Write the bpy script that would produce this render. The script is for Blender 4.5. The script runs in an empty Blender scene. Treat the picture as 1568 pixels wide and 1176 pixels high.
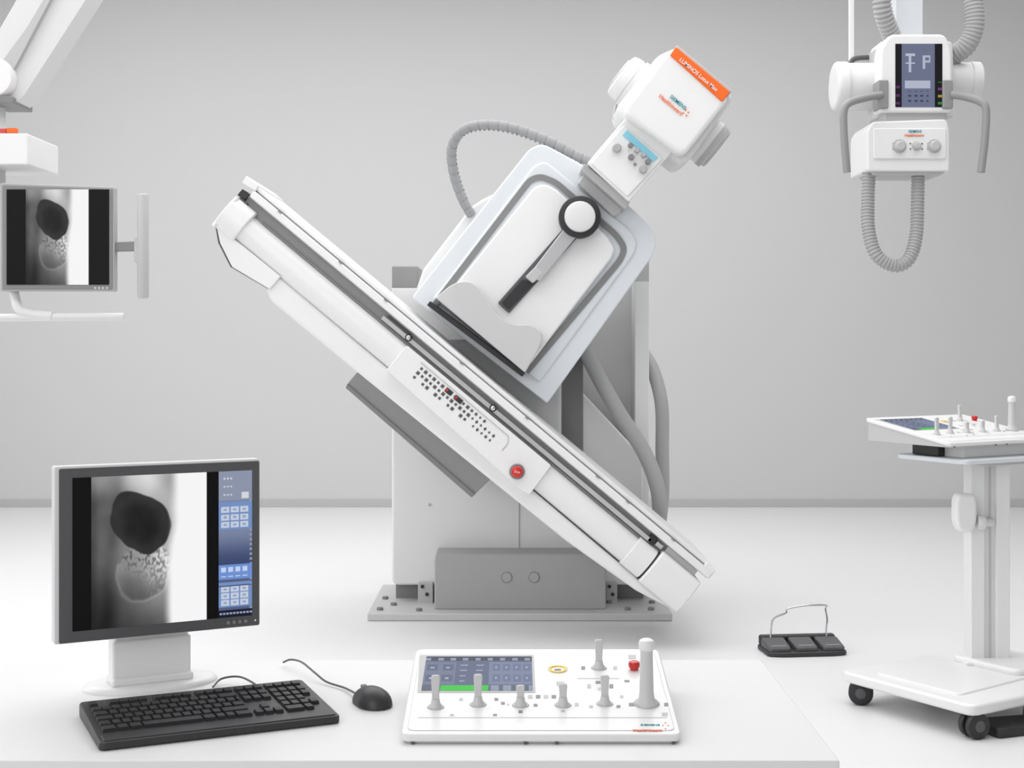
import bpy, bmesh, math, random
from mathutils import Vector, Matrix, noise
random.seed(4)
F=2178.0; CH=1.2
def W(u,v,d): return Vector(((u-784)*d/F, d, CH-(v-520)*d/F))
def lin(c):
    c=c/255.0
    return c/12.92 if c<=0.04045 else ((c+0.055)/1.055)**2.4
def C(r,g,b): return (lin(r),lin(g),lin(b),1)

# ---------------- materials
def mat(name,col,rough=0.45,metal=0.0,emit=None,var=0.04,scale=30,coat=0.0,bump=0.0):
    m=bpy.data.materials.new(name); m.use_nodes=True
    nt=m.node_tree; b=nt.nodes['Principled BSDF']
    b.inputs['Base Color'].default_value=col
    b.inputs['Metallic'].default_value=metal
    tc=nt.nodes.new('ShaderNodeTexCoord'); n=nt.nodes.new('ShaderNodeTexNoise')
    n.inputs['Scale'].default_value=scale; nt.links.new(tc.outputs['Object'],n.inputs['Vector'])
    mr=nt.nodes.new('ShaderNodeMapRange')
    mr.inputs['To Min'].default_value=max(0,rough-var); mr.inputs['To Max'].default_value=min(1,rough+var)
    nt.links.new(n.outputs['Fac'],mr.inputs['Value']); nt.links.new(mr.outputs['Result'],b.inputs['Roughness'])
    if bump:
        bp=nt.nodes.new('ShaderNodeBump'); bp.inputs['Strength'].default_value=bump; bp.inputs['Distance'].default_value=0.002
        nt.links.new(n.outputs['Fac'],bp.inputs['Height']); nt.links.new(bp.outputs['Normal'],b.inputs['Normal'])
    if coat: b.inputs['Coat Weight'].default_value=coat
    if emit:
        b.inputs['Emission Color'].default_value=col; b.inputs['Emission Strength'].default_value=emit
    return m
M={}
M['white']=mat('white_plastic',(0.80,0.80,0.80,1),0.38,coat=0.15)
M['white2']=mat('soft_white_plastic',(0.70,0.70,0.70,1),0.45)
M['bib']=mat('cover_plastic',(0.56,0.56,0.56,1),0.42,coat=0.2)
M['lgrey']=mat('light_grey_plastic',(0.50,0.50,0.505,1),0.45)
M['stick']=mat('joystick_plastic',(0.60,0.60,0.60,1),0.4)
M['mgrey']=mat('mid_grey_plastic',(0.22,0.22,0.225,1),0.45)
M['sgrey']=mat('steel_grey_paint',(0.41,0.41,0.41,1),0.5)
M['channel']=mat('anodised_channel',(0.27,0.27,0.272,1),0.4)
M['plate']=mat('floor_plate_paint',(0.58,0.58,0.58,1),0.45)
M['dgrey']=mat('dark_grey_plastic',(0.09,0.09,0.095,1),0.5)
M['black']=mat('black_plastic',(0.018,0.018,0.02,1),0.45)
M['key']=mat('key_plastic',(0.010,0.010,0.012,1),0.55)
M['kbd']=mat('keyboard_plastic',(0.026,0.026,0.028,1),0.45)
M['blue']=mat('pale_blue_lacquer',(0.70,0.73,0.765,1),0.35,coat=0.2)
M['orange']=mat('orange_label',C(238,104,24),0.5)
M['teal']=mat('teal_print',C(20,140,150),0.5)
M['red']=mat('red_button',C(200,22,22),0.3,coat=0.4)
M['yellow']=mat('yellow_ring',C(240,200,10),0.4)
M['cyan']=mat('cyan_display',C(140,205,225),0.3)
M['chrome']=mat('chrome_steel',(0.6,0.6,0.61,1),0.22,metal=1)
M['alu']=mat('brushed_aluminium',(0.5,0.5,0.51,1),0.38,metal=0.7)
M['hose']=mat('grey_hose_rubber',(0.30,0.30,0.305,1),0.55)
M['hose2']=mat('smooth_grey_hose',(0.40,0.40,0.40,1),0.5)
M['desk']=mat('white_laminate',(0.77,0.77,0.77,1),0.4)
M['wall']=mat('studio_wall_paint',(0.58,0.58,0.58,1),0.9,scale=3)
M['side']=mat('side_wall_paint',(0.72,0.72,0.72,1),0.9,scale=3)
M['ceil']=mat('ceiling_paint',(0.8,0.8,0.8,1),0.9,scale=3)
M['floor']=mat('white_floor_resin',(0.76,0.76,0.758,1),0.40,scale=2,var=0.06)
M['base']=mat('baseboard_paint',(0.46,0.46,0.46,1),0.7)
def attr_mat(name,strength):
    m=bpy.data.materials.new(name); m.use_nodes=True
    nt=m.node_tree; b=nt.nodes['Principled BSDF']
    a=nt.nodes.new('ShaderNodeAttribute'); a.attribute_name='Col'
    b.inputs['Base Color'].default_value=(0.006,0.006,0.006,1); b.inputs['Roughness'].default_value=0.4
    b.inputs['Specular IOR Level'].default_value=0.10
    nt.links.new(a.outputs['Color'],b.inputs['Emission Color']); b.inputs['Emission Strength'].default_value=strength
    return m
M['screen']=attr_mat('display_pixels',0.95)

# ---------------- object helpers
CUR=None
def group(name,loc=(0,0,0),rot=(0,0,0),scale=1):
    global CUR
    e=bpy.data.objects.new(name,None); e.empty_display_size=0.1
    e.location=loc; e.rotation_euler=rot; e.scale=(scale,)*3
    bpy.context.collection.objects.link(e); CUR=e
    e['local']=0
    return e
def link(o):
    bpy.context.collection.objects.link(o)
    if CUR is not None:
        o.parent=CUR
        if not CUR['local']: o.location=o.location-Vector(CUR.location)
    return o
def addmesh(name,verts,faces,m,bevel=0,seg=3,smooth=True,ang=35):
    me=bpy.data.meshes.new(name); me.from_pydata([tuple(v) for v in verts],[],faces); me.update()
    bm=bmesh.new(); bm.from_mesh(me); bmesh.ops.recalc_face_normals(bm,faces=bm.faces); bm.to_mesh(me); bm.free()
    if m: me.materials.append(M[m] if isinstance(m,str) else m)
    o=bpy.data.objects.new(name,me)
    if smooth:
        for p in me.polygons: p.use_smooth=True
        try: me.set_sharp_from_angle(angle=math.radians(ang))
        except Exception: pass
    if bevel:
        b=o.modifiers.new('bevel','BEVEL'); b.width=bevel; b.segments=seg; b.limit_method='ANGLE'; b.angle_limit=math.radians(30)
        b.harden_normals=True
    return link(o)
def roundpoly(pts,r,n=6):
    out=[]; N=len(pts)
    for i in range(N):
        p=Vector(pts[i][:2]); a=Vector(pts[i-1][:2]); b=Vector(pts[(i+1)%N][:2])
        rr=pts[i][2] if len(pts[i])>2 else r
        da=(a-p); db=(b-p); la=da.length; lb=db.length
        if rr<=0 or la<1e-9 or lb<1e-9: out.append(tuple(p)); continue
        k=min(rr,la*0.48,lb*0.48); A=p+da/la*k; B=p+db/lb*k
        for j in range(n+1):
            t=j/n; q=A*(1-t)**2+p*2*t*(1-t)+B*t*t; out.append(tuple(q))
    return out
def extr(name,front,back,m,**k):
    n=len(front)
    faces=[list(range(n)),list(range(2*n-1,n-1,-1))]+[[i,(i+1)%n,(i+1)%n+n,i+n] for i in range(n)]
    return addmesh(name,list(front)+list(back),faces,m,**k)
def prism(name,pts,d0,d1,m,bevel=0,r=0,ref=None,**k):
    ref=ref or d0
    if r or any(len(p)>2 for p in pts): pts=roundpoly(pts,r)
    fr=[]; bk=[]
    for p in pts:
        w=W(p[0],p[1],ref); fr.append(Vector((w.x,d0,w.z))); bk.append(Vector((w.x,d1,w.z)))
    return extr(name,fr,bk,m,bevel=bevel,**k)
def stroke(name,pts,w,d0,d1,m,bevel=0,r=0):
    P=[Vector(p) for p in pts]
    if r:
        q=[tuple(P[0])]
        for i in range(1,len(P)-1):
            a,p,b=P[i-1],P[i],P[i+1]; k=min(r,(a-p).length*.48,(b-p).length*.48)
            A=p+(a-p).normalized()*k; B=p+(b-p).normalized()*k
            for j in range(7):
                t=j/6; q.append(tuple(A*(1-t)**2+p*2*t*(1-t)+B*t*t))
        q.append(tuple(P[-1])); P=[Vector(p) for p in q]
    L=[];R=[]
    for i,p in enumerate(P):
        t=(P[min(i+1,len(P)-1)]-P[max(i-1,0)]).normalized(); n=Vector((-t.y,t.x))*w/2
        L.append(tuple(p+n)); R.append(tuple(p-n))
    return prism(name,L+R[::-1],d0,d1,m,bevel=bevel)
def box(name,x,y,z,m,bevel=0,**k):
    v=[(x[i],y[j],z[l]) for i in (0,1) for j in (0,1) for l in (0,1)]
    f=[(0,1,3,2),(4,6,7,5),(0,4,5,1),(2,3,7,6),(0,2,6,4),(1,5,7,3)]
    return addmesh(name,v,f,m,bevel=bevel,**k)
def frame_of(t):
    t=t.normalized(); up=Vector((0,0,1)) if abs(t.z)<0.9 else Vector((1,0,0))
    a=t.cross(up).normalized(); return a,t.cross(a).normalized()
def lathe(name,p0,p1,prof,m,segs=40,**k):
    """prof: list of (t along axis in metres, radius)"""
    p0=Vector(p0);p1=Vector(p1); t=(p1-p0).normalized(); a,b=frame_of(t)
    v=[];f=[]
    for (h,r) in prof:
        for i in range(segs):
            an=2*math.pi*i/segs; v.append(p0+t*h+a*(r*math.cos(an))+b*(r*math.sin(an)))
    for j in range(len(prof)-1):
        for i in range(segs):
            i2=(i+1)%segs; f.append([j*segs+i,j*segs+i2,(j+1)*segs+i2,(j+1)*segs+i])
    f.append(list(range(segs))); n=len(prof)-1; f.append([n*segs+i for i in range(segs)][::-1])
    return addmesh(name,v,f,m,**k)
def cyl(name,p0,p1,r,m,bev=0.0,segs=32,r2=None):
    L=(Vector(p1)-Vector(p0)).length; r2=r if r2 is None else r2
    if bev: prof=[(0,r-bev),(bev*.3,r-bev*.3),(bev,r),(L-bev,r2),(L-bev*.3,r2-bev*.3),(L,r2-bev)]
    else: prof=[(0,r),(L,r2)]
    return lathe(name,p0,p1,prof,m,segs=segs)
def spline(pts,step):
    P=[Vector(p) for p in pts]; P=[P[0]*2-P[1]]+P+[P[-1]*2-P[-2]]
    dense=[]
    for i in range(1,len(P)-2):
        for j in range(24):
            t=j/24; a,b,c,d=P[i-1],P[i],P[i+1],P[i+2]
            dense.append(0.5*((2*b)+(c-a)*t+(2*a-5*b+4*c-d)*t*t+(-a+3*b-3*c+d)*t**3))
    dense.append(P[-2]); out=[dense[0]]; acc=0
    for i in range(1,len(dense)):
        s=dense[i-1];e=dense[i];L=(e-s).length; pos=0
        while acc+(L-pos)>=step:
            pos+=step-acc; out.append(s+(e-s)*(pos/L)); acc=0
        acc+=L-pos
    out.append(dense[-1]); return out
def tube(name,pts,r,m,rib=0,pitch=0.02,segs=16,step=None,low=2,div=4):
    st=(pitch/div if rib else (step or max(r*0.6,0.004))); P=spline(pts,st)
    v=[];f=[];n=None
    for i,p in enumerate(P):
        t=(P[min(i+1,len(P)-1)]-P[max(i-1,0)])
        if t.length<1e-9: t=Vector((0,0,1))
        t.normalize()
        if n is None: n=frame_of(t)[0]
        n=(n-t*n.dot(t)).normalized(); b=t.cross(n)
        rr=r
        if rib: rr=r*(1-rib*(1 if i%div<low else 0))
        for k in range(segs):
            an=2*math.pi*k/segs; v.append(p+n*(rr*math.cos(an))+b*(rr*math.sin(an)))
    for j in range(len(P)-1):
        for i in range(segs):
            i2=(i+1)%segs; f.append([j*segs+i,j*segs+i2,(j+1)*segs+i2,(j+1)*segs+i])
    f.append(list(range(segs))); q=(len(P)-1)*segs; f.append([q+i for i in range(segs)][::-1])
    return addmesh(name,v,f,m)
def ell(name,c,r,m,rot=None,segs=32,rings=16,zmin=-1,fn=None):
    v=[];f=[]
    for j in range(rings+1):
        ph=math.pi*j/rings; z=max(math.cos(ph),zmin)
        for i in range(segs):
            an=2*math.pi*i/segs; p=Vector((math.sin(ph)*math.cos(an)*r[0],math.sin(ph)*math.sin(an)*r[1],z*r[2]))
            if fn: p=fn(p)
            if rot: p=rot@p
            v.append(Vector(c)+p)
    for j in range(rings):
        for i in range(segs):
            i2=(i+1)%segs; f.append([j*segs+i,j*segs+i2,(j+1)*segs+i2,(j+1)*segs+i])
    return addmesh(name,v,f,m,ang=60)
def display(name,c00,c10,c01,fn,nx,ny):
    """c00 bottom-left, c10 bottom-right, c01 top-left corner"""
    c00=Vector(c00);ex=Vector(c10)-c00;ey=Vector(c01)-c00
    v=[];f=[];cols=[]
    for j in range(ny+1):
        for i in range(nx+1): v.append(tuple(c00+ex*(i/nx)+ey*(j/ny)))
    for j in range(ny):
        for i in range(nx):
            a=j*(nx+1)+i; f.append((a,a+1,a+nx+2,a+nx+1)); cols.append(fn((i+.5)/nx,(j+.5)/ny))
    me=bpy.data.meshes.new(name); me.from_pydata(v,[],f); me.update()
    at=me.color_attributes.new('Col','FLOAT_COLOR','CORNER')
    buf=[]
    for c in cols:
        buf.extend([lin(c[0]),lin(c[1]),lin(c[2]),1]*4)
    at.data.foreach_set('color',buf)
    me.materials.append(M['screen']); o=bpy.data.objects.new(name,me); return link(o)
def text(name,s,size,loc,rot,m,align='LEFT'):
    cu=bpy.data.curves.new(name,'FONT'); cu.body=s; cu.size=size; cu.extrude=0.0003; cu.align_x=align; cu.offset=size*.012
    cu.materials.append(M[m]); o=bpy.data.objects.new(name,cu); o.location=loc; o.rotation_euler=rot
    return link(o)
def ss(a,b,x):
    t=max(0,min(1,(x-a)/(b-a))); return t*t*(3-2*t)

# ---------------- room
CUR=None
XL,XR,YF,YB,ZC=-5.5,5.5,-3.0,10.2,4.05
box('floor',(XL,XR),(YF,YB),(-0.1,0),'floor',smooth=False)
box('wall_back',(XL,XR),(YB,YB+0.1),(0,ZC),'wall',smooth=False)
box('wall_left',(XL-0.1,XL),(YF,YB+.1),(0,ZC),'side',smooth=False)
box('wall_right',(XR,XR+0.1),(YF,YB+.1),(0,ZC),'side',smooth=False)
box('ceiling',(XL-.1,XR+.1),(YF,YB+.1),(ZC,ZC+0.1),'ceil',smooth=False)
box('baseboard_back',(XL,XR),(YB-0.012,YB),(0,0.055),'base',bevel=0.003)

# ---------------- main machine
group('fluoroscopy_x_ray_machine',(0,6.4,0.0))
pl=[W(562,951,6.06).x,W(1030,951,6.06).x]
box('base_plate',pl,(6.06,6.78),(0.0,0.033),'plate',bevel=0.006)
for i,(x,y) in enumerate([(-.57,6.14),(-.52,6.25),(-.57,6.4),(-.52,6.62),(.50,6.14),(.60,6.14),(.62,6.3),(-.40,6.12),(.43,6.3)]):
    cyl('anchor_bolt_%d'%i,(x,y,.03),(x,y,.045),.014,'mgrey',bev=.003,segs=12)
prism('column_foot',[(606,880),(985,880),(985,919),(606,919)],6.42,6.75,'mgrey',bevel=.004)
prism('column_body',[(600,440,3),(893,440,3),(893,896,3),(600,896,12)],6.38,6.80,'white',bevel=.012)
prism('column_lower_cover',[(600,575),(868,575,2),(985,700),(985,896),(600,896,14)],6.33,6.45,'white',bevel=.012)
stroke('column_seam',[(795,765),(795,848)],1.4,6.327,6.34,'sgrey')
for i,(u,v) in enumerate(((658,773),(857,773))):
    c=W(u,v,6.33); cyl('cover_screw_%d'%i,c,c-Vector((0,.004,0)),.007,'lgrey',segs=12)
prism('column_cap',[(600,407,3),(640,407,3),(640,442),(600,442)],6.38,6.7,'channel',bevel=.01)
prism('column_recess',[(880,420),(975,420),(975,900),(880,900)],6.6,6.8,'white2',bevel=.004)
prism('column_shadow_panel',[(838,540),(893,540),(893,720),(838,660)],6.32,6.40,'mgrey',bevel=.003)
prism('column_post',[(972,430,2),(994,430,2),(994,900),(972,900)],6.42,6.75,'white',bevel=.006)
prism('column_post_cap',[(972,380,2),(994,380,4),(994,432),(972,432)],6.42,6.7,'lgrey',bevel=.006)
prism('transformer_box',[(667,848,3),(922,848,3),(928,856,2),(928,934),(665,934),(665,858)],6.15,6.44,'sgrey',bevel=.008)
for i,u in enumerate((776,818)):
    c=W(u,884,6.15)
    lathe('box_plug_rim_%d'%i,c+Vector((0,.002,0)),c-Vector((0,1,0)),[(0,.024),(.0035,.024)],'mgrey')
    lathe('box_plug_%d'%i,c+Vector((0,.002,0)),c-Vector((0,1,0)),[(0,.021),(.006,.021),(.0075,.019)],'sgrey')
for i,(u0,u1) in enumerate(((640,663),(928,945))):
    prism('foot_bracket_%d'%i,[(u0,892),(u1,892),(u1,926),(u0,926)],6.3,6.42,'lgrey',bevel=.004)
    for k,(a,b) in enumerate(((.3,898),(.6,910))):
        c=W(u0+(u1-u0)*a,b,6.3); cyl('bracket_bolt_%d_%d'%(i,k),c+Vector((0,.004,0)),c-Vector((0,.006,0)),.008,'black',segs=10)
tube('power_hose_1',[W(880,500,6.30),W(905,555,6.26),W(945,628,6.24),(W(990,700,6.24)),W(1010,770,6.24),W(1000,850,6.30),W(985,896,6.42)],.034,'hose2',segs=24)
tube('power_hose_2',[W(985,540,6.62),W(1001,570,6.56),W(1013,620,6.50),W(1014,690,6.48),W(1014,760,6.46),W(1004,850,6.48),W(995,893,6.52)],.031,'hose2',segs=24)

# --- tilted table
TD=5.5; ca,sa=0.768,0.640
def T(a,p): return (380+a*ca-p*sa, 272+a*sa+p*ca)
def tp(name,pts,y0,y1,m,bevel=0,r=0,**k):
    if r or any(len(q)>2 for q in pts): pts=roundpoly(pts,r)
    return prism(name,[T(a,p) for a,p in pts],y0,y1,m,bevel=bevel,ref=TD,**k)
def tbar(name,prof,a0,a1,m,bevel=0,caps=True,ang=35):
    A=[];B=[]
    for p,y in prof:
        u,v=T(a0,p); w=W(u,v,TD); A.append(Vector((w.x,y,w.z)))
        u,v=T(a1,p); w=W(u,v,TD); B.append(Vector((w.x,y,w.z)))
    return extr(name,A,B,m,bevel=bevel,ang=ang)
tp('tabletop_board',[(2,1),(926,1),(926,7),(2,7)],5.49,6.10,'white',bevel=.004)
tp('tabletop_core',[(8,6),(920,6),(920,10),(8,10)],5.50,6.08,'lgrey')
tbar('tabletop_front_rail',[(9,5.47),(20,5.47),(22,5.50),(22,5.60),(9,5.60)],22,932,'white',bevel=.004)
tbar('tabletop_rear_rail',[(9,6.0),(22,6.0),(22,6.1),(9,6.1)],22,928,'white',bevel=.004)
tp('head_end_rail',[(-2,-1),(22,-1),(24,9),(0,12)],5.475,6.09,'white',bevel=.004)
tp('foot_end_rail',[(915,2),(934,4),(934,20),(915,20)],5.475,6.09,'white',bevel=.004)
tp('table_channel',[(12,18),(915,18),(915,44),(12,44)],5.515,6.05,'channel')
tbar('channel_inner_rail',[(29,5.490),(36,5.490),(36,5.53),(29,5.53)],295,830,'lgrey',bevel=.003)
tbar('channel_upper_lip',[(21,5.505),(23.5,5.505),(23.5,5.53),(21,5.53)],14,910,'mgrey')
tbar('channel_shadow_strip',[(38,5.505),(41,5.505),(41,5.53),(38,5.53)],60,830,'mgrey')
tp('channel_dark_slot',[(300,24),(345,24),(345,27),(300,27)],5.508,5.53,'dgrey')
for i,a in enumerate((346,514)):
    u,v=T(a,31); c=W(u,v,TD)
    lathe('rail_screw_%d'%i,Vector((c.x,5.50,c.z)),Vector((c.x,5.4,c.z)),[(0,.014),(.012,.014),(.014,.012)],'black',segs=20)
    lathe('rail_screw_head_%d'%i,Vector((c.x,5.49,c.z)),Vector((c.x,5.4,c.z)),[(0,.009),(.01,.009),(.012,.006)],'chrome',segs=20)
for i,a in enumerate((70,190,280,430,560,700,760,850)):
    tp('rail_clip_%d'%i,[(a,7),(a+6,7),(a+6,10),(a,10)],5.466,5.48,'mgrey')
def rollprof(p0,p1,yf,yb,b):
    n=14; out=[]
    for i in range(n+1):
        t=math.pi*i/n; out.append(((p0+p1)/2-math.cos(t)*(p1-p0)/2, yf+b*(1-math.sin(t)**0.7)))
    return out+[(p1,yb),(p0,yb)]
tbar('longitudinal_roll',rollprof(40,88,5.475,5.7,.06),44,846,'white')
tbar('head_end_cap',rollprof(33,91,5.462,5.9,.04),5,46,'white',bevel=.006)
tp('head_cap_side',[(5,33),(12,33),(12,92),(5,92)],5.47,6.05,'white',bevel=.008)
tbar('foot_end_sleeve',rollprof(37,90,5.465,5.8,.05),814,850,'white',bevel=.004)
tbar('foot_end_cap',rollprof(32,92,5.455,5.95,.03),853,929,'white',bevel=.008)
tp('foot_cap_joint',[(849,37),(853,37),(853,88),(849,88)],5.490,5.95,'black')
tp('table_body',[(12,40),(925,38),(925,88),(860,103),(733,112),(145,118),(30,104)],5.56,6.05,'white2',bevel=.01)
tp('head_angle_box_edge',[(7.5,88),(28.5,106),(67,122.5),(133,111.5),(133,88)],5.50,6.04,'dgrey')
tp('head_angle_box',[(9,86),(32,104),(69.5,120.5),(136,110),(136,84)],5.485,6.0,'white',bevel=.005)
tp('lower_skirt',[(132,86),(850,90),(925,92),(862,106),(733,116,10),(335,122),(146,123,8),(130,113,5)],5.498,6.03,'white',bevel=.014,seg=5)
tp('control_panel',[(352,41,3),(638,41,3),(641,97,4),(625,99,4),(352,90,3)],5.462,5.56,'white',bevel=.004)
V=[];Fc=[]
for row in range(3):
    for col in range(19):
        if row==2 and col%3==1 and col<14: continue
        if row==0 and col>15: continue
        a=392+col*8.3; p=54+row*8.5; s=2.6 if (row+col)%2 else 2.0
        if col>12:
            q=[(a-s,p),(a,p-s*1.2),(a+s,p),(a,p+s*1.2)]
        else: q=[(a-s,p-s),(a+s,p-s),(a+s,p+s),(a-s,p+s)]
        b0=len(V)
        for aa,pp in q:
            u,v=T(aa,pp); w=W(u,v,TD); V.append((w.x,5.4605,w.z))
        Fc.append([b0,b0+1,b0+2,b0+3])
addmesh('panel_key_icons',V,Fc,'dgrey')
for i,(a,l) in enumerate(((440,12),(458,14))):
    tp('panel_readout_%d'%i,[(a,50.5),(a+l,50.5),(a+l,58),(a,58)],5.4595,5.465,'black')
    tp('panel_red_led_%d'%i,[(a+1,52),(a+4,52),(a+4,56),(a+1,56)],5.459,5.465,'red')
stroke('panel_trim_line',[T(384,48),T(560,49),T(566,58),T(566,72)],1.6,5.46,5.465,'lgrey')
u,v=T(603.5,81); c=W(u,v,TD)
lathe('emergency_stop_collar',(c.x,5.47,c.z),(c.x,5,c.z),[(0,.030),(.014,.030),(.018,.027)],'mgrey')
lathe('emergency_stop',(c.x,5.46,c.z),(c.x,5,c.z),[(0,.022),(.020,.0225),(.027,.021),(.030,.016),(.031,.004)],'red')
text('stop_text','STOP',.009,(c.x,5.4285,c.z-.003),(math.pi/2,math.radians(10),0),'white','CENTER')
tp('head_latch',[(4,19),(18,19),(18,31),(4,31)],5.50,5.62,'black',bevel=.003)
tp('head_latch_pin',[(10,31),(26,31),(26,36),(10,36)],5.49,5.6,'dgrey',bevel=.003)
tp('foot_latch',[(824,23),(836,23),(836,36),(824,36)],5.49,5.62,'black',bevel=.003)
tp('foot_latch_pin',[(838,26),(850,26),(850,33),(838,33)],5.49,5.6,'lgrey',bevel=.003)
tp('foot_latch_pad',[(856,22),(915,22),(915,33),(856,33)],5.50,6.0,'lgrey',bevel=.003)
prism('detector_slab',[(575,545),(545,572),(530,590),(724,760),(745,740),(780,705)],5.75,6.12,'channel',bevel=.004)
prism('detector_slab_edge',[(532,588),(529,594),(722,762),(728,757)],5.74,6.13,'mgrey',bevel=.003)
prism('table_carrier',[(640,520),(860,520),(860,690),(640,690)],6.03,6.40,'lgrey',bevel=.02)

# --- carriage housing
HO=[(630,456,6),(812,226,14),(832,220,14),(900,256,30),(992,342,14),(1006,364,14),(1002,388,14),(838,618,4)]
prism('carriage_housing',HO,5.80,6.25,'blue',bevel=.03,seg=6)
prism('carriage_front_plate',[(662,458,6),(818,252,14),(836,246,14),(965,352,12),(976,370,12),(972,388,10),(826,586,6)],5.787,5.85,'blue',bevel=.01)
stroke('carriage_groove',[(663,470),(812,275),(828,270),(851,279),(944,360),(957,380),(950,398),(806,570)],9,5.780,5.80,'mgrey',r=10)
prism('carriage_inner_panel',[(676,462,5),(818,286,8),(834,281,10),(852,290,8),(930,362,8),(941,380,6),(937,394,6),(812,558,5)],5.745,5.82,'white',bevel=.014,seg=5)
prism('rear_housing',[(636,446),(648,412,6),(722,316,6),(740,304,6),(880,240),(960,400),(760,560)],6.22,6.42,'white2',bevel=.015)
stroke('carriage_black_lip',[(656,464),(802,574)],8,5.67,5.82,'black',bevel=.003)
prism('compression_bib',[(667,456,3),(694,433,14),(722,429,20),(744,454,26),(764,488,26),(792,498,24),(812,496,16),(832,510,14),(826,532,10),(804,571,3)],5.64,5.80,'bib',bevel=.055,seg=12)
prism('arm_slot',[(864,348,2),(762,464,3),(779,480,3),(884,364,2)],5.732,5.78,'dgrey',bevel=.003)
prism('arm_slot_floor',[(800,428),(768,464),(779,474),(820,432)],5.728,5.76,'black')
prism('arm_lever',[(870,342,2),(812,418,6),(826,432,6),(888,356,2)],5.70,5.77,'alu',bevel=.008)
prism('arm_lever_end',[(820,408),(804,424,3),(816,434,3),(832,419)],5.698,5.77,'lgrey',bevel=.005)
c=W(888,332,5.68)
lathe('pivot_ring',c+Vector((0,.09,0)),c-Vector((0,1,0)),[(0,.084),(.088,.084),(.092,.082),(.094,.079)],'black',segs=64)
lathe('pivot_disc',c+Vector((0,.05,0)),c-Vector((0,1,0)),[(0,.062),(.060,.062),(.066,.059),(.069,.052),(.070,.02)],'white2',segs=64)
# collimator
prism('collimator_neck',[(905,250),(885,280),(905,300),(940,332,6),(962,312)],5.74,5.95,'lgrey',bevel=.006)
prism('collimator_plate',[(895,250,2),(889,260,2),(957,321,2),(965,310,2)],5.66,5.93,'sgrey',bevel=.004)
prism('collimator_body',[(962,176,5),(899,250,3),(963,309,3),(1030,232,4)],5.64,5.95,'white',bevel=.012)
prism('collimator_face',[(955,192,4),(905,250,3),(961,301,3),(1015,243,4)],5.632,5.66,'white',bevel=.004)
prism('collimator_display',[(960,199,1),(953,207,1),(1000,248,1),(1008,241,1)],5.628,5.65,'cyan',bevel=.002)
for i,(u,v,r) in enumerate([(944,227,.018),(965,223,.010),(975,231,.010),(966,241,.012),(985,238,.010),(992,248,.012),(984,260,.016),(972,252,.006)]):
    c=W(u,v,5.632); lathe('collimator_knob_%d'%i,c,c-Vector((0,1,0)),[(0,r),(.02,r*.95),(.024,r*.8)],'mgrey' if i%2 else 'sgrey',segs=20)
tube('collimator_cable',[W(962,176,5.9),W(950,185,5.88),W(940,180,5.88),W(944,160,5.9)],.006,'lgrey')
# tube head
c0=W(950,114,5.82);c1=W(1096,227,5.82); L=(c1-c0).length
lathe('x_ray_tube_cylinder',c0,c1,[(0,.060),(0,.082),(.006,.092),(.03,.098),(.05,.098),(.052,.095),(.056,.095),(.058,.104),(L-.058,.104),(L-.056,.098),(L-.05,.098),(L-.03,.1),(L-.006,.094),(L,.082),(L,.06)],'white2',segs=56)
ax=(c1-c0).normalized()
lathe('tube_end_disc_head',c0+ax*.002,c0-ax,[(0,.070),(.006,.070),(.010,.064)],'lgrey',segs=48)
lathe('tube_end_disc_foot',c1-ax*.03,c1+ax,[(0,.1015),(.022,.1015),(.024,.09),(.036,.088),(.040,.08)],'sgrey',segs=48)
prism('tube_housing_back',[(1008,84,10),(1036,72,6),(1118,138,8),(1122,152,8),(1056,246,8),(1040,252,6),(948,178,8),(944,164,8)],5.66,5.98,'white2',bevel=.02,seg=5)
prism('tube_housing_front',[(1016,84,8),(1036,74,6),(1112,138,8),(1116,152,8),(1052,234,10),(1040,236,8),(958,176,10),(956,164,8)],5.57,5.75,'white',bevel=.022,seg=6)
prism('orange_label_band',[(1035,71,4),(1026,84,2),(1106,156,3),(1119,141,5)],5.562,5.72,'orange',bevel=.006)
prism('tube_top_edge',[(1037,69,3),(1034,73,2),(1118,143,3),(1122,139,3)],5.58,5.9,'lgrey',bevel=.004)
stroke('tube_housing_gap',[(972,186),(1034,234)],4,5.63,5.75,'black')
th=math.radians(40)
text('label_band_text','LUMINOS Lotus Max',.0215,W(1039.5,92.5,5.558),(math.pi/2,th,0),'white')
text('brand_text_upper','SIEMENS',.021,W(1025,149,5.566),(math.pi/2,math.radians(40),0),'teal')
text('brand_text_lower','Healthineers',.0225,W(1008,148,5.566),(math.pi/2,math.radians(40),0),'orange')
for i,(u,v) in enumerate([(1050,168),(1054,172),(1051,177),(1046,173)]):
    c=W(u,v,5.569); cyl('brand_dot_%d'%i,c,c-Vector((0,.003,0)),.003,'orange',segs=10)
arc=[W(722,330,6.2),W(706,300,6.15),W(694,262,6.1),W(692,226,6.05),(W(708,200,6.0)),W(740,191,5.98),W(785,196,5.96),W(840,216,5.95),W(880,237,5.95),W(905,248,5.95)]
tube('segmented_cable_hose',arc,.021,'hose',rib=.16,pitch=.042,div=8,low=1,segs=20)
sp=spline(arc,.021)
V=[];Fc=[]
for i in range(4,len(sp)-2):
    p=sp[i]; t=(sp[i+1]-sp[i-1]).normalized(); n=Vector((-t.z,0,t.x))
    if (p+n - W(790,330,6)).length> (p-n - W(790,330,6)).length: n=-n
    b0=len(V); q=p+n*.020
    for s1 in (-.0035,.0035):
        for h in (-.004,.006):
            for yy in (-.004,.004): V.append(q+t*s1+n*h+Vector((0,yy,0)))
    for f in [(0,1,3,2),(4,6,7,5),(0,4,5,1),(2,3,7,6),(0,2,6,4),(1,5,7,3)]: Fc.append([b0+x for x in f])
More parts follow.
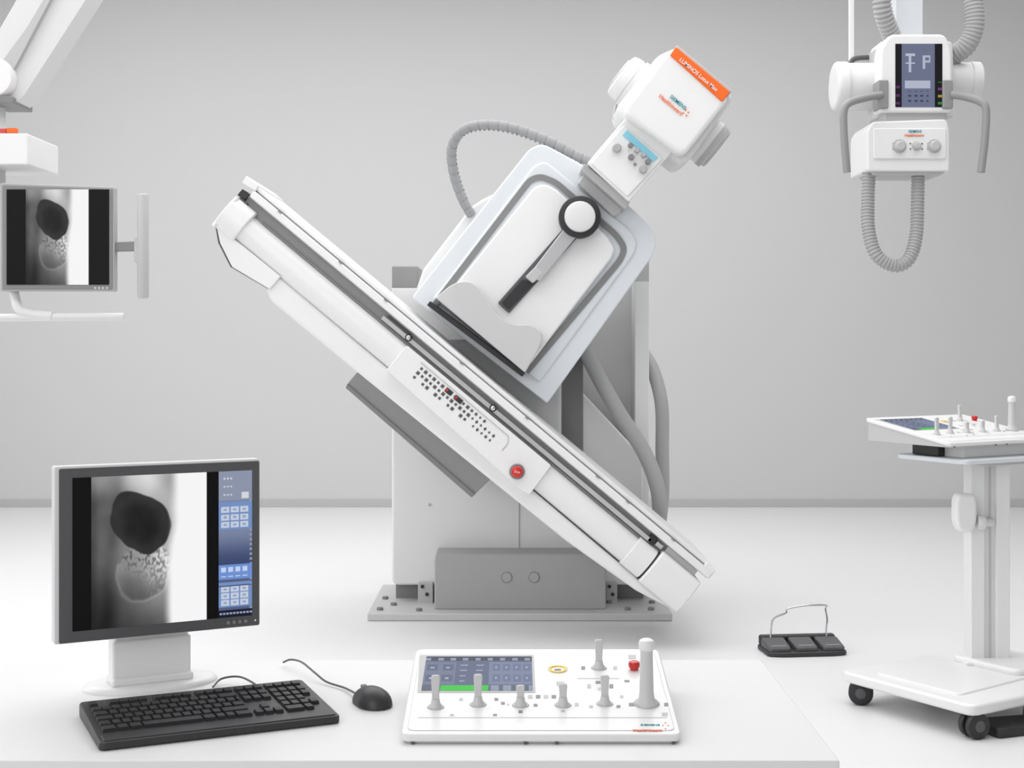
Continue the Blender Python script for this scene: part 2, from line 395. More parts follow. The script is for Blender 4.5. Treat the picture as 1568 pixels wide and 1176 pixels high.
addmesh('hose_strain_studs',V,Fc,'mgrey',smooth=False)

# ---------------- ceiling mounted tube (right)
D=5.4
group('ceiling_mounted_x_ray_tube',(W(1400,150,D+.15).x,D+.2,ZC))
CX=W(1388,0,D+.2).x
top=ZC
box('telescopic_column',(CX-.055,CX+.055),(D+.16,D+.30),(W(0,62,D+.16).z,top),'blue',bevel=.006)
box('telescopic_column_outer',(CX-.09,CX+.09),(D+.12,D+.34),(2.72,top),'white',bevel=.006)
box('ceiling_carriage',(CX-.3,CX+.3),(D-.05,D+.5),(top-.12,top),'white',bevel=.02)
box('column_guide',(W(1301,0,D+.2).x,W(1308,0,D+.2).x),(D+.2,D+.22),(W(0,98,D+.2).z,top-.1),'white',bevel=.002)
cL0=W(1276,133,D+.15);cL1=W(1352,133,D+.15)
LL=(cL1-cL0).length
lathe('tube_cylinder_left',cL0,cL1,[(0,.070),(0,.084),(.004,.092),(.012,.097),(.045,.097),(.047,.094),(.052,.094),(.054,.092),(LL,.092)],'white2',segs=48)
cR0=W(1500,122,D+.15);cR1=W(1440,122,D+.15)
lathe('tube_cylinder_right',cR0,cR1,[(0,.055),(0,.062),(.004,.068),(.04,.070),(.042,.066),((cR1-cR0).length,.07)],'white2',segs=48)
prism('yoke_back',[(1346,62,10),(1460,62,10),(1462,180,6),(1342,180,6)],D+.06,D+.2,'white2',bevel=.015)
prism('display_frame',[(1362,52,10),(1448,52,10),(1457,76,10),(1459,172,6),(1347,172,6),(1348,76,10)],D-.02,D+.08,'white',bevel=.014,seg=5)
def ui_small(s,t):
    c=(108,114,140)
    if s<.13 or s>.84: c=(18,18,24)
    if .3<t<.42 and .2<s<.75: c=(180,184,204)
    if .55<t<.85:
        if .28<s<.34 or (.22<s<.42 and t>.81) or (.22<s<.42 and .68<t<.70): c=(185,190,208)
        if .58<s<.63 and t>.6 and t<.82: c=(180,185,205)
        if .58<s<.75 and (.79<t<.82 or .70<t<.73): c=(180,185,205)
        if .71<s<.75 and .70<t<.82: c=(180,185,205)
    if s<.10 and t<.4 and int(t*24)%3==1: c=(90,45,100)
    if s>.90 and t<.4 and int(t*26)%3==1: c=[(50,130,60),(160,145,50),(130,50,115)][int(t*26)//3%3]
    if .2<s<.7 and .08<t<.26 and int(s*30)%4<2 and int(t*36)%3==0: c=(60,66,92)
    return c
display('touch_display',W(1371,164,D-.022),W(1443,164,D-.022),W(1371,67,D-.022),ui_small,74,98)
for sgn,nm,ub in ((-1,'left',1354),(1,'right',1453)):
    prism('handle_bracket_'+nm,[(ub-9,122,3),(ub+7,122,3),(ub+7,166,3),(ub-9,166,3)],D-.035,D+.05,'channel',bevel=.006)
tube('handle_bar_left',[W(1350,145,D-.03),W(1325,150,D-.05),W(1300,158,D-.08),W(1292,172,D-.09),W(1293,215,D-.09),W(1297,264,D-.09)],.0145,'channel',segs=16)
tube('handle_bar_right',[W(1456,145,D-.03),W(1480,149,D-.05),W(1503,157,D-.08),W(1510,170,D-.09),W(1508,215,D-.09),W(1502,264,D-.09)],.0145,'channel',segs=16)
prism('swivel_neck',[(1352,168),(1452,168),(1448,190),(1356,190)],D+.0,D+.22,'lgrey',bevel=.008)
prism('collimator_housing',[(1336,186,6),(1450,182,6),(1454,200,3),(1454,262,4),(1328,262,4),(1328,200,4)],D-.02,D+.25,'white',bevel=.012,seg=4)
prism('collimator_front_panel',[(1338,196,3),(1449,196,3),(1449,243,3),(1338,243,3)],D-.028,D,'white',bevel=.004)
prism('collimator_lower_skirt',[(1332,258),(1450,258),(1443,268,3),(1338,268,3)],D,D+.2,'lgrey',bevel=.004)
for i,(u,r) in enumerate(((1377,.020),(1403,.013),(1430,.020))):
    c=W(u,224,D-.028); lathe('collimator_dial_%d'%i,c,c-Vector((0,1,0)),[(0,r*1.3),(.004,r*1.3),(.004,r),(.024,r*.92),(.028,r*.7)],'lgrey',segs=28)
    for k,(du,dv) in enumerate(((-9,-4),(-9,4),(9,-4),(9,4))):
        c=W(u+du,224+dv,D-.029); cyl('dial_mark_%d_%d'%(i,k),c,c-Vector((0,.001,0)),.003,'dgrey',segs=8)
text('collimator_brand_upper','SIEMENS',.0135,W(1391,203,D-.030),(math.pi/2,0,0),'teal')
text('collimator_brand_lower','Healthineers',.0145,W(1385,209,D-.030),(math.pi/2,0,0),'orange')
tube('corrugated_hose_left',[W(1351,-160,D+.02),W(1350,-40,D),W(1350,0,D),W(1355,28,D+.02),W(1366,56,D+.06)],.036,'hose2',rib=.14,pitch=.016,segs=24)
tube('corrugated_hose_right',[W(1455,-150,D+.08),W(1478,-40,D+.08),W(1489,0,D+.06),W(1492,40,D+.06),W(1480,70,D+.08),W(1458,86,D+.12)],.038,'hose2',rib=.10,pitch=.014,segs=24)
tube('corrugated_hose_loop',[W(1331,262,D+.05),W(1329,310,D+.04),W(1330,352,D+.02),W(1342,390,D),W(1370,407,D),W(1392,396,D),W(1403,360,D+.02),W(1405,310,D+.04),W(1406,264,D+.05)],.026,'hose2',rib=.16,pitch=.013,segs=24)
tube('rear_cable',[W(1350,92,D+.2),W(1325,88,D+.2),W(1303,96,D+.2),W(1306,140,D+.2)],.01,'dgrey')
box('rear_mount',(W(1330,0,D+.2).x,W(1355,0,D+.2).x),(D+.1,D+.2),(W(0,178,D+.2).z,W(0,82,D+.2).z),'lgrey',bevel=.006)
# ---------------- ceiling arm monitor (left)
D=4.8
group('ceiling_mounted_monitor_arm',(W(0,150,D).x-.1,D+.15,ZC))
prism('spring_arm',[(-40,112,8),(60,-60,4),(170,-60,6),(36,148,10),(18,160,8),(-40,156,8)],D+.08,D+.22,'white2',bevel=.02,seg=5)
prism('spring_arm_cover',[(2,95,4),(42,40),(100,-58),(108,-60),(22,104,8),(6,122,4)],D+.06,D+.1,'lgrey',bevel=.004)
prism('arm_crossbar',[(20,148),(-20,140),(-20,158),(20,158)],D+.05,D+.25,'mgrey',bevel=.004)
u0=W(120,-60,D+.15)
cyl('ceiling_drop_column',(u0.x,D+.15,u0.z-.12),(u0.x,D+.15,ZC),.07,'white',bev=.004,segs=32)
cyl('ceiling_flange',(u0.x,D+.15,ZC-.05),(u0.x,D+.15,ZC),.18,'white',bev=.01,segs=40)
c=W(-8,120,D+.06)
lathe('arm_joint',c+Vector((0,.18,0)),c-Vector((0,1,0)),[(0,.07),(.18,.07),(.195,.06)],'white',segs=40)
cyl('vertical_spindle',W(-8,150,D+.15),W(-8,300,D+.15),.036,'white2',bev=.004)
prism('arm_hub_box',[(-60,204,4),(43,204,4),(43,252,3),(-60,252,3)],D-.02,D+.3,'white',bevel=.008)
prism('warning_label',[(10,196,1),(25,196,1),(25,203),(10,203)],D,D+.02,'orange')
prism('warning_label_red',[(-20,197),(9,197),(9,204),(-20,204)],D,D+.02,'red')
prism('monitor_back_shell',[(6,284,4),(170,290,4),(170,442,4),(6,444,4)],D+.01,D+.06,'lgrey',bevel=.012)
prism('monitor_bezel_frame',[(0,280,3),(175,286,3),(175,446,3),(0,446,3)],D-.022,D+.02,'sgrey',bevel=.004)
prism('monitor_bezel',[(3,283,2),(172,289,2),(172,443,2),(3,443,2)],D-.026,D,'mgrey',bevel=.003)
def xr(q,t):
    n=noise.noise(Vector((q*4,t*4,1.3))); n1=noise.noise(Vector((q*11,t*11,4.3))); n2=noise.noise(Vector((q*46,t*38,7)))
    g=98+76*ss(.05,.60,q)+22*n+8*n1
    g*=.42+.58*ss(.0,.50,t+.25*q)
    g*=.74+.26*ss(0,.08,q)
    g+=50*ss(.80,1,t)*(1-ss(.45,.7,q))
    g-=20*math.exp(-((q-.13-.1*t)/.07)**2)
    # lower lobe, contrast-coated
    dx=(q-.45-.12*(t-.36))/.235; dy=(t-.365)/.205; r=math.sqrt(dx*dx+dy*dy)+.10*n1
    w=1-ss(.86,1.06,r); lobe=134+52*ss(.3,.68,q)+12*n1
    lobe-=50*ss(.0,.28,n2)*ss(.28,.48,t+.35*(q-.4)); lobe+=30*ss(.0,.3,-n2)*ss(.40,.60,q)
    lobe*=.62+.42*ss(.16,.42,t)
    g=g*(1-w)+lobe*w
    if t<.42: g+=22*math.exp(-((r-1.0)/.06)**2)
    # upper gas-filled lobe
    dx=(q-.42+.14*(t-.70))/.255; dy=(t-.695-.02*math.sin(q*9))/.205; r=math.sqrt(dx*dx+dy*dy)+.12*n+.07*n1
    w=1-ss(.95,1.03,r); g=g*(1-w)+(36+12*n+6*n1+12*ss(.3,.9,r))*w
    w=ss(.62,.73,q+.035*n+.03*math.cos(t*3.2)); g=g*(1-w)+250*w
    g=max(8,min(252,g)); return (g,g,g)
def scr2(s,t):
    if s<.19 or s>.80: return (4,4,5)
    return xr((s-.19)/.61*1.0,t)
s0=D-.028
display('monitor_screen',W(10,436,s0),W(167,436,s0),W(10,290,s0),scr2,170,160)
for i in range(4):
    c=W(146+i*6,441,D-.026); cyl('bezel_button_%d'%i,c,c-Vector((0,.002,0)),.004,'lgrey',segs=10)
prism('handle_stub',[(170,371),(212,369),(212,384),(170,385)],D-.01,D+.02,'mgrey',bevel=.004)
prism('handle_mount',[(205,362,3),(216,362,3),(216,402,3),(205,402,3)],D-.012,D+.02,'lgrey',bevel=.004)
c0=W(219,297,D);c1=W(219,457,D)
cyl('vertical_handle',c0,c1,.0195,'lgrey',bev=.006)
box('monitor_mount_plate',(W(-8,0,D+.1).x-.06,W(-8,0,D+.1).x+.12),(D+.05,D+.17),(W(0,340,D).z,W(0,290,D).z),'lgrey',bevel=.006)
tube('shelf_bracket_tube',[W(14,430,D+.03),W(22,450,D+.02),W(28,472,D),W(44,481,D),W(80,485,D)],.016,'white2',segs=16)
cyl('shelf_bar',W(-90,487,D),W(190,485,D),.013,'white2',bev=.004)

# ---------------- desk
DZ=.68
group('desk',(-.2,2.03,0))
box('desktop',(-.81,.405),(1.757,2.31),(DZ-.03,DZ),'desk',bevel=.002)
box('side_panel_left',(-.79,-.765),(1.80,2.28),(0,DZ-.03),'desk',bevel=.002)
box('side_panel_right',(.36,.385),(1.80,2.28),(0,DZ-.03),'desk',bevel=.002)
box('modesty_panel',(-.765,.36),(2.24,2.26),(.25,DZ-.03),'desk',bevel=.002)
def DP(u,v,z=DZ):
    d=(CH-z)*F/(v-520); return Vector(((u-784)*d/F,d,z))

# ---------------- desktop monitor
A=Vector((-.6535,2.030)); B=Vector((-.3846,2.170)); wd=(B-A).length; ang=math.atan2(B.y-A.y,B.x-A.x)
g=group('computer_monitor',(A.x,A.y,DZ),(0,0,ang)); g['local']=1
z0=.764-DZ; z1=1.0185-DZ
def rbox(name,x0,x1,z0,z1,y0,y1,m,bev,r=.004,**k):
    P=roundpoly([(x0,z0),(x1,z0),(x1,z1),(x0,z1)],r)
    return extr(name,[Vector((x,y0,z)) for x,z in P],[Vector((x,y1,z)) for x,z in P],m,bevel=bev,**k)
rbox('monitor_case',0,wd,z0,z1,0.0,.022,'white2',.002)
rbox('monitor_bezel',.0065,wd-.0010,z0+.001,z1-.0035,-.0015,.01,'dgrey',.001,r=.003)
rbox('monitor_back',.03,wd-.03,z0+.03,z1-.02,.018,.055,'white2',.012,r=.02)
def scr1(s,t):
    if s<.10: return (5,5,6)
    if s<.735: return xr((s-.10)/.635,t)
    if s<.805: return (3,3,4)
    x=(s-.805)/.195; c=(108,122,158)
    def icons(rows,back,hi,dark):
        c=back
        for k in range(3):
            for r0 in rows:
                a=.08+k*.28
                if a<x<a+.24 and r0<t<r0+.040:
                    c=hi
                    if a+.07<x<a+.17 and r0+.014<t<r0+.028: c=dark
        return c
    if t>.80:
        c=(142,150,172)
        if int(t*90)%5==0 and .1<x<.45 and int(x*20)%2: c=(205,212,225)
        if .68<x<.90 and .81<t<.855: c=(215,218,225)
    elif .60<t<.79 or .07<t<.21 or .22<t<.24:
        c=icons((.612,.664,.716,.080,.127,.172) ,(118,146,196),(198,208,226),(150,162,190))
    elif .26<t<.36:
        c=(112,146,212)
        if .08<x<.9 and (.275<t<.285 or .31<t<.345) and int(x*14)%3: c=(196,214,245)
    elif t<.05: 
        c=(20,24,40)
        if .02<t<.035 and int(x*30)%3: c=(150,160,190)
    else:
        k=ss(.36,.60,t) if t>.36 else .4
        c=(60+62*k,72+62*k,112+52*k)
        if x>.93 and int(t*60)%2: c=(150,158,180)
    return c
sx0,sx1=.025,wd-.013; sz0,sz1=z0+.017,z1-.017
display('monitor_screen',(sx0,-.002,sz0),(sx1,-.002,sz0),(sx0,-.002,sz1),scr1,360,300)
for i in range(4):
    cyl('bezel_button_%d'%i,(wd-.050+i*.009,-.001,z0+.009),(wd-.050+i*.009,-.003,z0+.009),.0028,'mgrey',segs=10)
cyl('power_led',(wd-.008,-.001,z0+.009),(wd-.008,-.003,z0+.009),.0015,'white',segs=8)
SX=(0.150)
box('stand_neck',(SX-.062,SX+.055),(.028,.060),(.012,.075),'white',bevel=.004)
box('stand_neck_upper',(SX-.058,SX+.051),(.030,.058),(.060,.14),'white2',bevel=.003)
box('stand_pedestal',(SX-.064,SX+.057),(.020,.066),(.008,.020),'white',bevel=.004)
def disc(name,cx,cy,rx,ry,z0,z1,m,sl=0):
    n=56;V=[];Fc=[]
    prof=[(1.0,z0),(1.0,z0+(z1-z0)*.4),(.97,z0+(z1-z0)*.75),(.9,z1)]
    for s,z in prof:
        for i in range(n):
            a=2*math.pi*i/n; yy=ry*s*math.sin(a); V.append((cx+rx*s*math.cos(a),cy+yy,z+sl*yy))
    for j in range(3):
        for i in range(n):
            i2=(i+1)%n; Fc.append([j*n+i,j*n+i2,(j+1)*n+i2,(j+1)*n+i])
    Fc.append(list(range(n))[::-1]); Fc.append([3*n+i for i in range(n)])
    return addmesh(name,V,Fc,m)
disc('stand_foot',SX+.0,.052,.100,.060,0,.009,'white')

# ---------------- keyboard
kTL=DP(112,1077,DZ+.018);kTR=DP(465,1040,DZ+.018);kBR=DP(518,1095,DZ+.012);kBL=DP(152,1137,DZ+.012)
bl=Vector((kBL.x,kBL.y)); ex=Vector((kBR.x,kBR.y))-bl; ka=math.atan2(ex.y,ex.x); kw=ex.length+.004; kd=.188
g=group('computer_keyboard',(bl.x,bl.y,DZ),(0,0,ka)); g['local']=1
def kz(y): return .011+y/kd*.009
P=roundpoly([(0,0),(kw,0),(kw,kd),(0,kd)],.01)
extr('keyboard_body',[Vector((x,y,kz(y))) for x,y in P],[Vector((x,y,0)) for x,y in P],'kbd',bevel=.003)
V=[];Fc=[]
def key(x,y,w,h):
    b0=len(V); t=.0012; z=kz(y+h/2)
    for (a,b,c) in [(0,0,0),(w,0,0),(w,h,0),(0,h,0)]: V.append((x+a,y+b,z-.001))
    for (a,b) in [(t,t),(w-t,t),(w-t,h-t),(t,h-t)]: V.append((x+a,y+b,z+.0040))
    for f in [(4,5,6,7),(0,1,5,4),(1,2,6,5),(2,3,7,6),(3,0,4,7)]: Fc.append([b0+i for i in f])
u=(kw-.02)/22.5; hh=.0216; y0=.040
def row(y,ws,x0=0):
    x=.010+x0*u
    for w in ws:
        if w>0: key(x,y,w*u-.0015,hh-.002)
        x+=abs(w)*u
row(y0,[1.5,1.2,1.3,6,1.3,1,1,1.7]); row(y0,[1,1,1],15.25); row(y0,[2,1],18.5)
row(y0+hh,[1.25]+[1]*11+[2.75]); row(y0+hh,[1],16.25); row(y0+hh,[1,1,1,1],18.5)
row(y0+2*hh,[1.75]+[1]*12+[1.25]); row(y0+2*hh,[1,1,1],18.5)
row(y0+3*hh,[1.5]+[1]*13+[.5]); row(y0+3*hh,[1,1,1],15.25); row(y0+3*hh,[1,1,1,1],18.5)
row(y0+4*hh,[1]*13+[2]); row(y0+4*hh,[1,1,1],15.25); row(y0+4*hh,[1,1,1,1],18.5)
row(y0+5.25*hh,[1,-1,1,1,1,1,-.6,1,1,1,1,-.4,1,1,1,1]); row(y0+5.25*hh,[1,1,1],15.25); row(y0+5.25*hh,[1,1,1,1],18.5)
addmesh('keys',V,Fc,'key',smooth=False)
box('wrist_edge',(.006,kw-.006),(.004,.032),(.010,.0130),'kbd',bevel=.0015)
tube('keyboard_cable',[(kw*.80,kd-.004,.012),(kw*.80,kd+.04,.012),(kw*.77,kd+.085,.012),(kw*.70,kd+.10,.008),(kw*.64,kd+.075,.003)],.0016,'dgrey',segs=8,step=.004)

# ---------------- mouse
mc=DP(568,1078); g=group('computer_mouse',(mc.x,mc.y,DZ),(0,0,math.radians(28))); g['local']=1
def msh(p):
    return Vector((p.x*(1-.16*(p.y/.04))*(1-.10*max(0,1-abs(p.y)/.02)),p.y,max(p.z,0)*(1-.24*(p.y/.04))))
ell('mouse_shell',(0,0,0.002),(.0255,.043,.0245),'kbd',fn=msh)
disc('mouse_sole',0,0,.0225,.040,0,.004,'black')
lathe('mouse_wheel',(-.003,.026,.0170),(.003,.026,.0170),[(0,.005),(0,.0058),(.006,.0058)],'mgrey',segs=16)
box('mouse_button_split',(-.0005,.0005),(.014,.038),(.010,.0195),'black')
Mi=Matrix.Rotation(math.radians(-28),3,'Z')
def ml(u,v,z):
    p=DP(u,v,DZ+z)-Vector((mc.x,mc.y,DZ)); return Mi@p
tube('mouse_cable',[ml(545,1062,.007),ml(527,1053,.004),ml(500,1044,.005),ml(482,1030,.012),ml(462,1014,.016),ml(445,1010,.014),ml(434,1014,.006)],.0016,'dgrey',segs=8,step=.004)

# ---------------- control console builder
def cp(u,v):
    d=.8057/(.1632+(v-520)/F); return ((u-784)*d/F-.0375, d-1.827)
def czz(y): return .0125+.1632*y
def console(loc,rot,scale):
    g=group('control_console',loc,rot,scale); g['local']=1
    hw=.181; dp=.291
    def wedge(name,x0,x1,y0,y1,zt,zb,m,bev,r):
        P=roundpoly([(x0,y0),(x1,y0),(x1,y1),(x0,y1)],r)
        return extr(name,[Vector((x,y,czz(y)+zt)) for x,y in P],[Vector((x,y,zb(y) if callable(zb) else zb)) for x,y in P],m,bevel=bev,seg=4)
    wedge('console_tray',-hw+.003,hw-.003,.003,dp-.003,-.008,.0,'lgrey',.002,.014)
    wedge('console_body',-hw,hw,0,dp,0,lambda y:czz(y)-.0105+.0,'white',.0035,.014)
    wedge('console_overlay_edge',-hw+.008,hw-.008,.011,dp-.009,.0004,lambda y:czz(y)-.001,'lgrey',0,.010)
    wedge('console_overlay',-hw+.0086,hw-.0086,.0116,dp-.0096,.0008,lambda y:czz(y)-.001,'white',.0002,.010)
    def quad(name,pts,h,m,bev=0,r=.002):
        P=roundpoly([cp(*p) for p in pts],r)
        return extr(name,[Vector((x,y,czz(y)+h)) for x,y in P],[Vector((x,y,czz(y)-.001)) for x,y in P],m,bevel=bev)
    quad('touchscreen_frame',[(643,1004),(817,1004),(820,1062),(639,1062)],.0014,'lgrey',.0004)
    def ui(s,t):
        c=(90,100,128)
        if t>.86: c=(52,58,80)
        if t>.88 and int(s*60)%7<3 and t<.95: c=(140,148,172)
        if t<.15:
            c=(88,96,114)
            if .17<s<.60: c=(45,195,55)
            if s>.62 and int(s*26)%3: c=(140,148,172)
        elif .18<t<.82:
            if s<.29: c=(108,118,146)
            elif s<.60: c=(88,99,128)
            else: c=(118,128,158)
            if s>.62:
                fs=((s-.62)/.38*4)%1; ft=((t-.2)/.62*2)%1
                if .12<fs<.88 and .18<ft<.86: c=(102,112,144)
                if .38<fs<.58 and .42<ft<.6: c=(160,168,192)
            elif s>.3:
                ft=((t-.2)/.62*4)%1; fs=((s-.3)/.3*2)%1
                if .3<ft<.55 and .2<fs<.8 and fs<.45+.3*t: c=(145,154,180)
            else:
                ft=((t-.2)/.62*2)%1; fs=(s/.29*2)%1
                if .2<ft<.8 and .15<fs<.85: c=(86,96,124)
                if .42<ft<.55 and .38<fs<.6: c=(170,178,198)
        return c
    a=cp(645,1059.5);b=cp(816,1059.5);cc=cp(648,1007)
    tl=(a[0],cc[1]); h=.0018
    display('touchscreen',(a[0],a[1],czz(a[1])+h),(b[0],b[1],czz(b[1])+h),(tl[0],tl[1],czz(tl[1])+h),ui,190,80)
    def ring(name,u,v,r0,r1,m,h=.002):
        x,y=cp(u,v); z=czz(y)
        n=36;V=[];Fc=[]
        for r,zz in ((r0,z-.001),(r0,z+h),(r1,z+h),(r1,z-.001)):
            for i in range(n):
                an=2*math.pi*i/n; yy=y+r*math.sin(an); V.append((x+r*math.cos(an),yy,zz+.1632*(yy-y)))
        for j in range(3):
            for i in range(n):
                i2=(i+1)%n; Fc.append([j*n+i,j*n+i2,(j+1)*n+i2,(j+1)*n+i])
        addmesh(name,V,Fc,m)
    ring('yellow_key_ring',854,1026,.0125,.0100,'yellow')
    ring('yellow_key_outline',854,1026,.0145,.0140,'lgrey',.0012)
    quad('yellow_key_icon',[(849,1025),(859,1025),(859,1028),(849,1028)],.0012,'mgrey',r=0)
    for i,(u,v,w,hh) in enumerate([(812,1068,7,5),(824,1068,7,5),(836,1068,7,5),(848,1068,7,5),(858,1048,12,6),(893,1024,6,5),(942,1024,6,5),(917,1046,10,4),(902,1052,6,6),(936,1052,6,6),(918,1056,5,4),(770,1078,6,4),(778,1080,3,3),(820,1081,6,4),(706,1072,6,4),(760,1072,6,4),(883,1080,6,5),(967,1080,8,5),(905,1083,6,4),(947,1083,6,4),(968,1007,12,6),(1020,1080,6,5),(692,1096,6,3),(758,1096,6,3),(862,1090,6,3),(797,1091,6,4),(952,1068,5,4),(960,1044,8,3),(1018,1095,9,5)]):
        quad('icon_key_%d'%i,[(u-w/2,v-hh/2),(u+w/2,v-hh/2),(u+w/2,v+hh/2),(u-w/2,v+hh/2)],.0012,'mgrey' if i%2 else 'lgrey',r=0)
    for i,(ua,ub,vv) in enumerate([(640,1022,1100),(884,948,1040)]):
        quad('print_line_%d'%i,[(ua,vv-.5),(ub,vv-.5),(ub,vv+.5),(ua,vv+.5)],.0011,'lgrey',r=0)
    def paddle(i,u,v,hgt,wide=.0062):
        x,y=cp(u,v); z=czz(y)
        disc('paddle_foot_%d'%i,x,y,.0120,.0100,z-.002,z+.0022,'lgrey',.1632)
        lathe('paddle_cone_%d'%i,(x,y,z),(x,y,z+1),[(0,.0088),(.003,.0084),(.007,.0062),(.012,.0054)],'stick',segs=28)
        P=roundpoly([(x-wide*.8,z+.008),(x+wide*.8,z+.008),(x+wide*.78,z+.018),(x+wide,z+hgt),(x-wide,z+hgt),(x-wide*.78,z+.018)],.004)
        extr('paddle_%d'%i,[Vector((a,y-.0035,b)) for a,b in P],[Vector((a,y+.0035,b)) for a,b in P],'stick',bevel=.0016)
    for i,(u,v,hg) in enumerate([(667,1084,.044),(732,1080,.042),(797,1081,.028),(862,1081,.030),(926,1079,.040),(917,1024,.042)]): paddle(i,u,v,hg)
    x,y=cp(990,1079); z=czz(y)
    disc('joystick_foot',x,y,.018,.016,z-.002,z+.004,'lgrey',.1632)
    lathe('joystick_shaft',(x,y,z),(x,y,z+1),[(0,.016),(.004,.015),(.009,.0108),(.018,.0096),(.070,.0084),(.073,.0084)],'stick',segs=36)
    lathe('joystick_cap',(x,y,z+.073),(x,y,z+1),[(0,.0085),(.002,.0104),(.010,.0108),(.014,.0096),(.0165,.005)],'white',segs=36)
    x,y=cp(971,1026); z=czz(y)
    lathe('stop_button',(x,y,z),(x,y,z+1),[(0,.0060),(.004,.0060),(.004,.0078),(.009,.0084),(.012,.0075),(.0135,.004)],'red',segs=28)
    sl=math.atan(.1632)
    x,y=cp(981,1112.5); text('console_brand_upper','SIEMENS',.0068,(x,y,czz(y)+.0010),(sl,0,0),'teal')
    x,y=cp(969,1120.5); text('console_brand_lower','Healthineers',.0074,(x,y,czz(y)+.0010),(sl,0,0),'orange')
    for i,(u,v) in enumerate([(1019,1108),(1023,1112),(1019,1117),(1015,1112)]):
        x,y=cp(u,v); disc('brand_dot_%d'%i,x,y,.0012,.0012,czz(y)-.0005,czz(y)+.0013,'orange')
    for i,xx in enumerate((-.165,-.02,.02,.17)):
        box('front_notch_%d'%i,(xx-.002,xx+.002),(-.0006,.002),(.0005,.003),'dgrey')
    return g
console((.0375,1.827,DZ),(0,0,0),1)

# ---------------- foot pedal
fd=5.45; fx=W(1230,0,fd).x
g=group('foot_pedal_switch',(fx,fd,0),(0,0,math.radians(6))); g['local']=1
P=roundpoly([(-.155,-.06),(-.10,-.075),(.10,-.075),(.155,-.06),(.155,.10),(.06,.11),(.04,.09),(-.04,.09),(-.06,.11),(-.155,.10)],.02)
extr('pedal_base',[Vector((x,y,.018)) for x,y in P],[Vector((x,y,0)) for x,y in P],'kbd',bevel=.006)
for i,xx in enumerate((-.105,0,.105)):
    P=roundpoly([(xx-.042,-.055),(xx+.042,-.055),(xx+.046,.06),(xx-.046,.06)],.012)
    extr('pedal_%d'%i,[Vector((x,y,.032+.16*(y+.055))) for x,y in P],[Vector((x,y,.015)) for x,y in P],'dgrey',bevel=.006)
    box('pedal_grip_%d'%i,(xx-.03,xx+.03),(-.045,-.030),(.030,.038),'mgrey',bevel=.002)
box('pedal_back_bar',(-.15,.15),(.065,.10),(.015,.055),'kbd',bevel=.01)
tube('wire_handle',[(-.115,.05,.02),(-.112,.05,.08),(-.105,.04,.125),(-.068,.0,.155),(-.065,-.01,.172),(0,-.02,.185),(.085,-.01,.182),(.088,-.0,.165),(.108,.04,.12),(.108,.05,.08),(.106,.05,.02)],.0035,'chrome',segs=10,step=.006)

# ---------------- cart
g=group('equipment_cart',(1.5,4.7,0))
def slab(name,pts,z0,z1,m,bev,r):
    P=roundpoly(pts,r)
    return extr(name,[Vector((x,y,z1)) for x,y in P],[Vector((x,y,z0)) for x,y in P],m,bevel=bev)
Ax=Vector((1.08,4.70)); Bx=Vector((1.375,4.24)); ew=(Bx-Ax).normalized(); pv=Vector((-ew.y,ew.x))
if pv.x<0: pv=-pv
def CL(a,b): q=Ax+ew*a+pv*b; return (q.x,q.y)
LA=(Bx-Ax).length
slab('base_plate',[CL(0,0),CL(LA,0),CL(LA,.44),CL(.40,.46),CL(.36,.62),CL(.14,.62),CL(.10,.44),CL(0,.44)],.072,.108,'white',.010,.04)
slab('base_inner_ridge',[CL(.10,.06),CL(LA-.10,.06),CL(LA-.14,.50),CL(.14,.50)],.100,.114,'white',.006,.03)
for i,(a,b) in enumerate(((.05,.05),(LA-.03,.04),(LA-.04,.42),(.05,.42))):
    x,y=CL(a,b)
    for s in (-1,1):
        cc=Vector((x,y,.040)); nrm=Vector((.35,-.93,0)) if i%2 else Vector((-.25,-.96,0))
        cyl('castor_wheel_%d_%d'%(i,s),cc+nrm*(.006*s),cc+nrm*(.028*s),.040,'black',bev=.006,segs=28)
        cyl('castor_hub_%d_%d'%(i,s),cc+nrm*(.024*s),cc+nrm*(.031*s),.018,'dgrey',bev=.003,segs=20)
    cyl('castor_stem_%d'%i,(x,y,.05),(x,y,.085),.016,'dgrey',segs=16)
    box('castor_fork_%d'%i,(x-.022,x+.022),(y-.02,y+.02),(.052,.080),'black',bevel=.008)
colx,coly=1.60,4.80
for i,dx in enumerate((-.042,.042)):
    box('column_profile_%d'%i,(colx+dx-.024,colx+dx+.024),(coly-.045,coly+.035),(.10,.80),'white',bevel=.005)
box('column_core',(colx-.03,colx+.03),(coly-.038,coly+.030),(.10,.80),'white2',bevel=.002)
box('column_inner_groove',(colx-.003,colx+.003),(coly-.041,coly-.03),(.12,.79),'lgrey')
box('column_foot_block',(colx-.09,colx+.09),(coly-.07,coly+.06),(.105,.125),'white',bevel=.006)
slab('column_foot_slope',[CL(.12,.40),CL(.40,.40),CL(.38,.64),CL(.12,.64)],.108,.135,'white',.012,.04)
P=[(1464,768,8),(1468,757,6),(1494,757,6),(1497,772,8),(1497,800,8),(1490,816,8),(1470,816,8),(1464,800,8)]
prism('holder_body',P,4.69,4.75,'white',bevel=.016,seg=5)
cyl('holder_arm',W(1478,800,4.72),W(1520,800,4.76),.014,'white2',bev=.003)
cyl('holder_arm_end',W(1496,800,4.71),W(1508,800,4.71),.024,'white2',bev=.005)
th=math.radians(30); OC=Vector((1.5895,4.6175))
def KL(x,y): return (OC.x+x*math.cos(th)-y*math.sin(th), OC.y+x*math.sin(th)+y*math.cos(th))
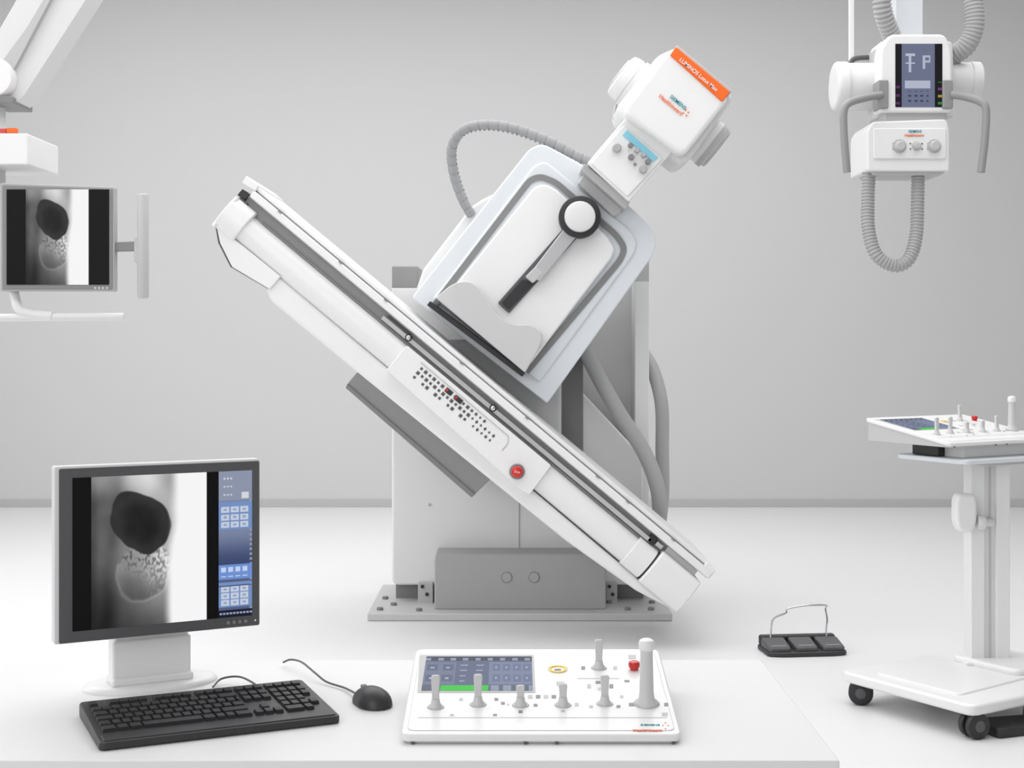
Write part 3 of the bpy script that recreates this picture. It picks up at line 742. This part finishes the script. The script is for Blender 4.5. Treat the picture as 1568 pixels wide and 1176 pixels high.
slab('tray',[KL(-.185,-.02),KL(.30,-.02),KL(.30,.29),KL(-.185,.29)],.802,.818,'blue',.005,.03)
slab('tray_bracket',[KL(-.02,.05),KL(.22,.05),KL(.22,.26),KL(-.02,.26)],.784,.803,'lgrey',.004,.02)
slab('riser_block',[KL(-.13,.04),KL(.20,.04),KL(.20,.24),KL(-.13,.24)],.818,.856,'white',.003,.004)
slab('riser_dark_end',[KL(-.160,.12),KL(-.128,.12),KL(-.128,.235),KL(-.160,.235)],.819,.853,'black',.003,.004)
tube('floor_cable',[(1.62,4.75,.11),(1.66,4.60,.06),(1.60,4.38,.012),(1.75,4.25,.012),(1.95,4.30,.012)],.010,'black')
slab('pedal_box',[(1.46,4.27),(1.70,4.36),(1.66,4.46),(1.42,4.40)],.0,.03,'black',.006,.02)
console((OC.x,OC.y,.857),(0,0,th),1.3)

# ---------------- lights and world
def area(name,loc,rot,sx,sy,e,col=(1,1,1)):
    l=bpy.data.lights.new(name,'AREA'); l.shape='RECTANGLE'; l.size=sx; l.size_y=sy; l.energy=e; l.color=col
    o=bpy.data.objects.new(name,l); o.location=loc; o.rotation_euler=rot; bpy.context.collection.objects.link(o); return o
area('ceiling_softbox',(-.5,5.8,4.0),(0,0,0),7,6,275)
area('front_softbox',(-2.5,-2.6,2.6),(math.radians(80),0,math.radians(-14)),4,3,95)
area('side_softbox',(-4.8,4.0,2.6),(math.radians(75),0,math.radians(-90)),4,2.5,50)
w=bpy.data.worlds.new('studio_world'); bpy.context.scene.world=w; w.use_nodes=True
w.node_tree.nodes['Background'].inputs[0].default_value=(1,1,1,1); w.node_tree.nodes['Background'].inputs[1].default_value=.42
cam=bpy.data.cameras.new('camera'); co=bpy.data.objects.new('camera',cam); bpy.context.collection.objects.link(co)
co.location=(0,0,CH); co.rotation_euler=(math.pi/2,0,0); cam.sensor_width=36; cam.lens=F/1568*36; cam.shift_y=-(588-520)/1568
cam.clip_start=.05
bpy.context.scene.camera=co
bpy.context.scene.view_settings.view_transform='Standard'
bpy.context.scene.view_settings.look='None'
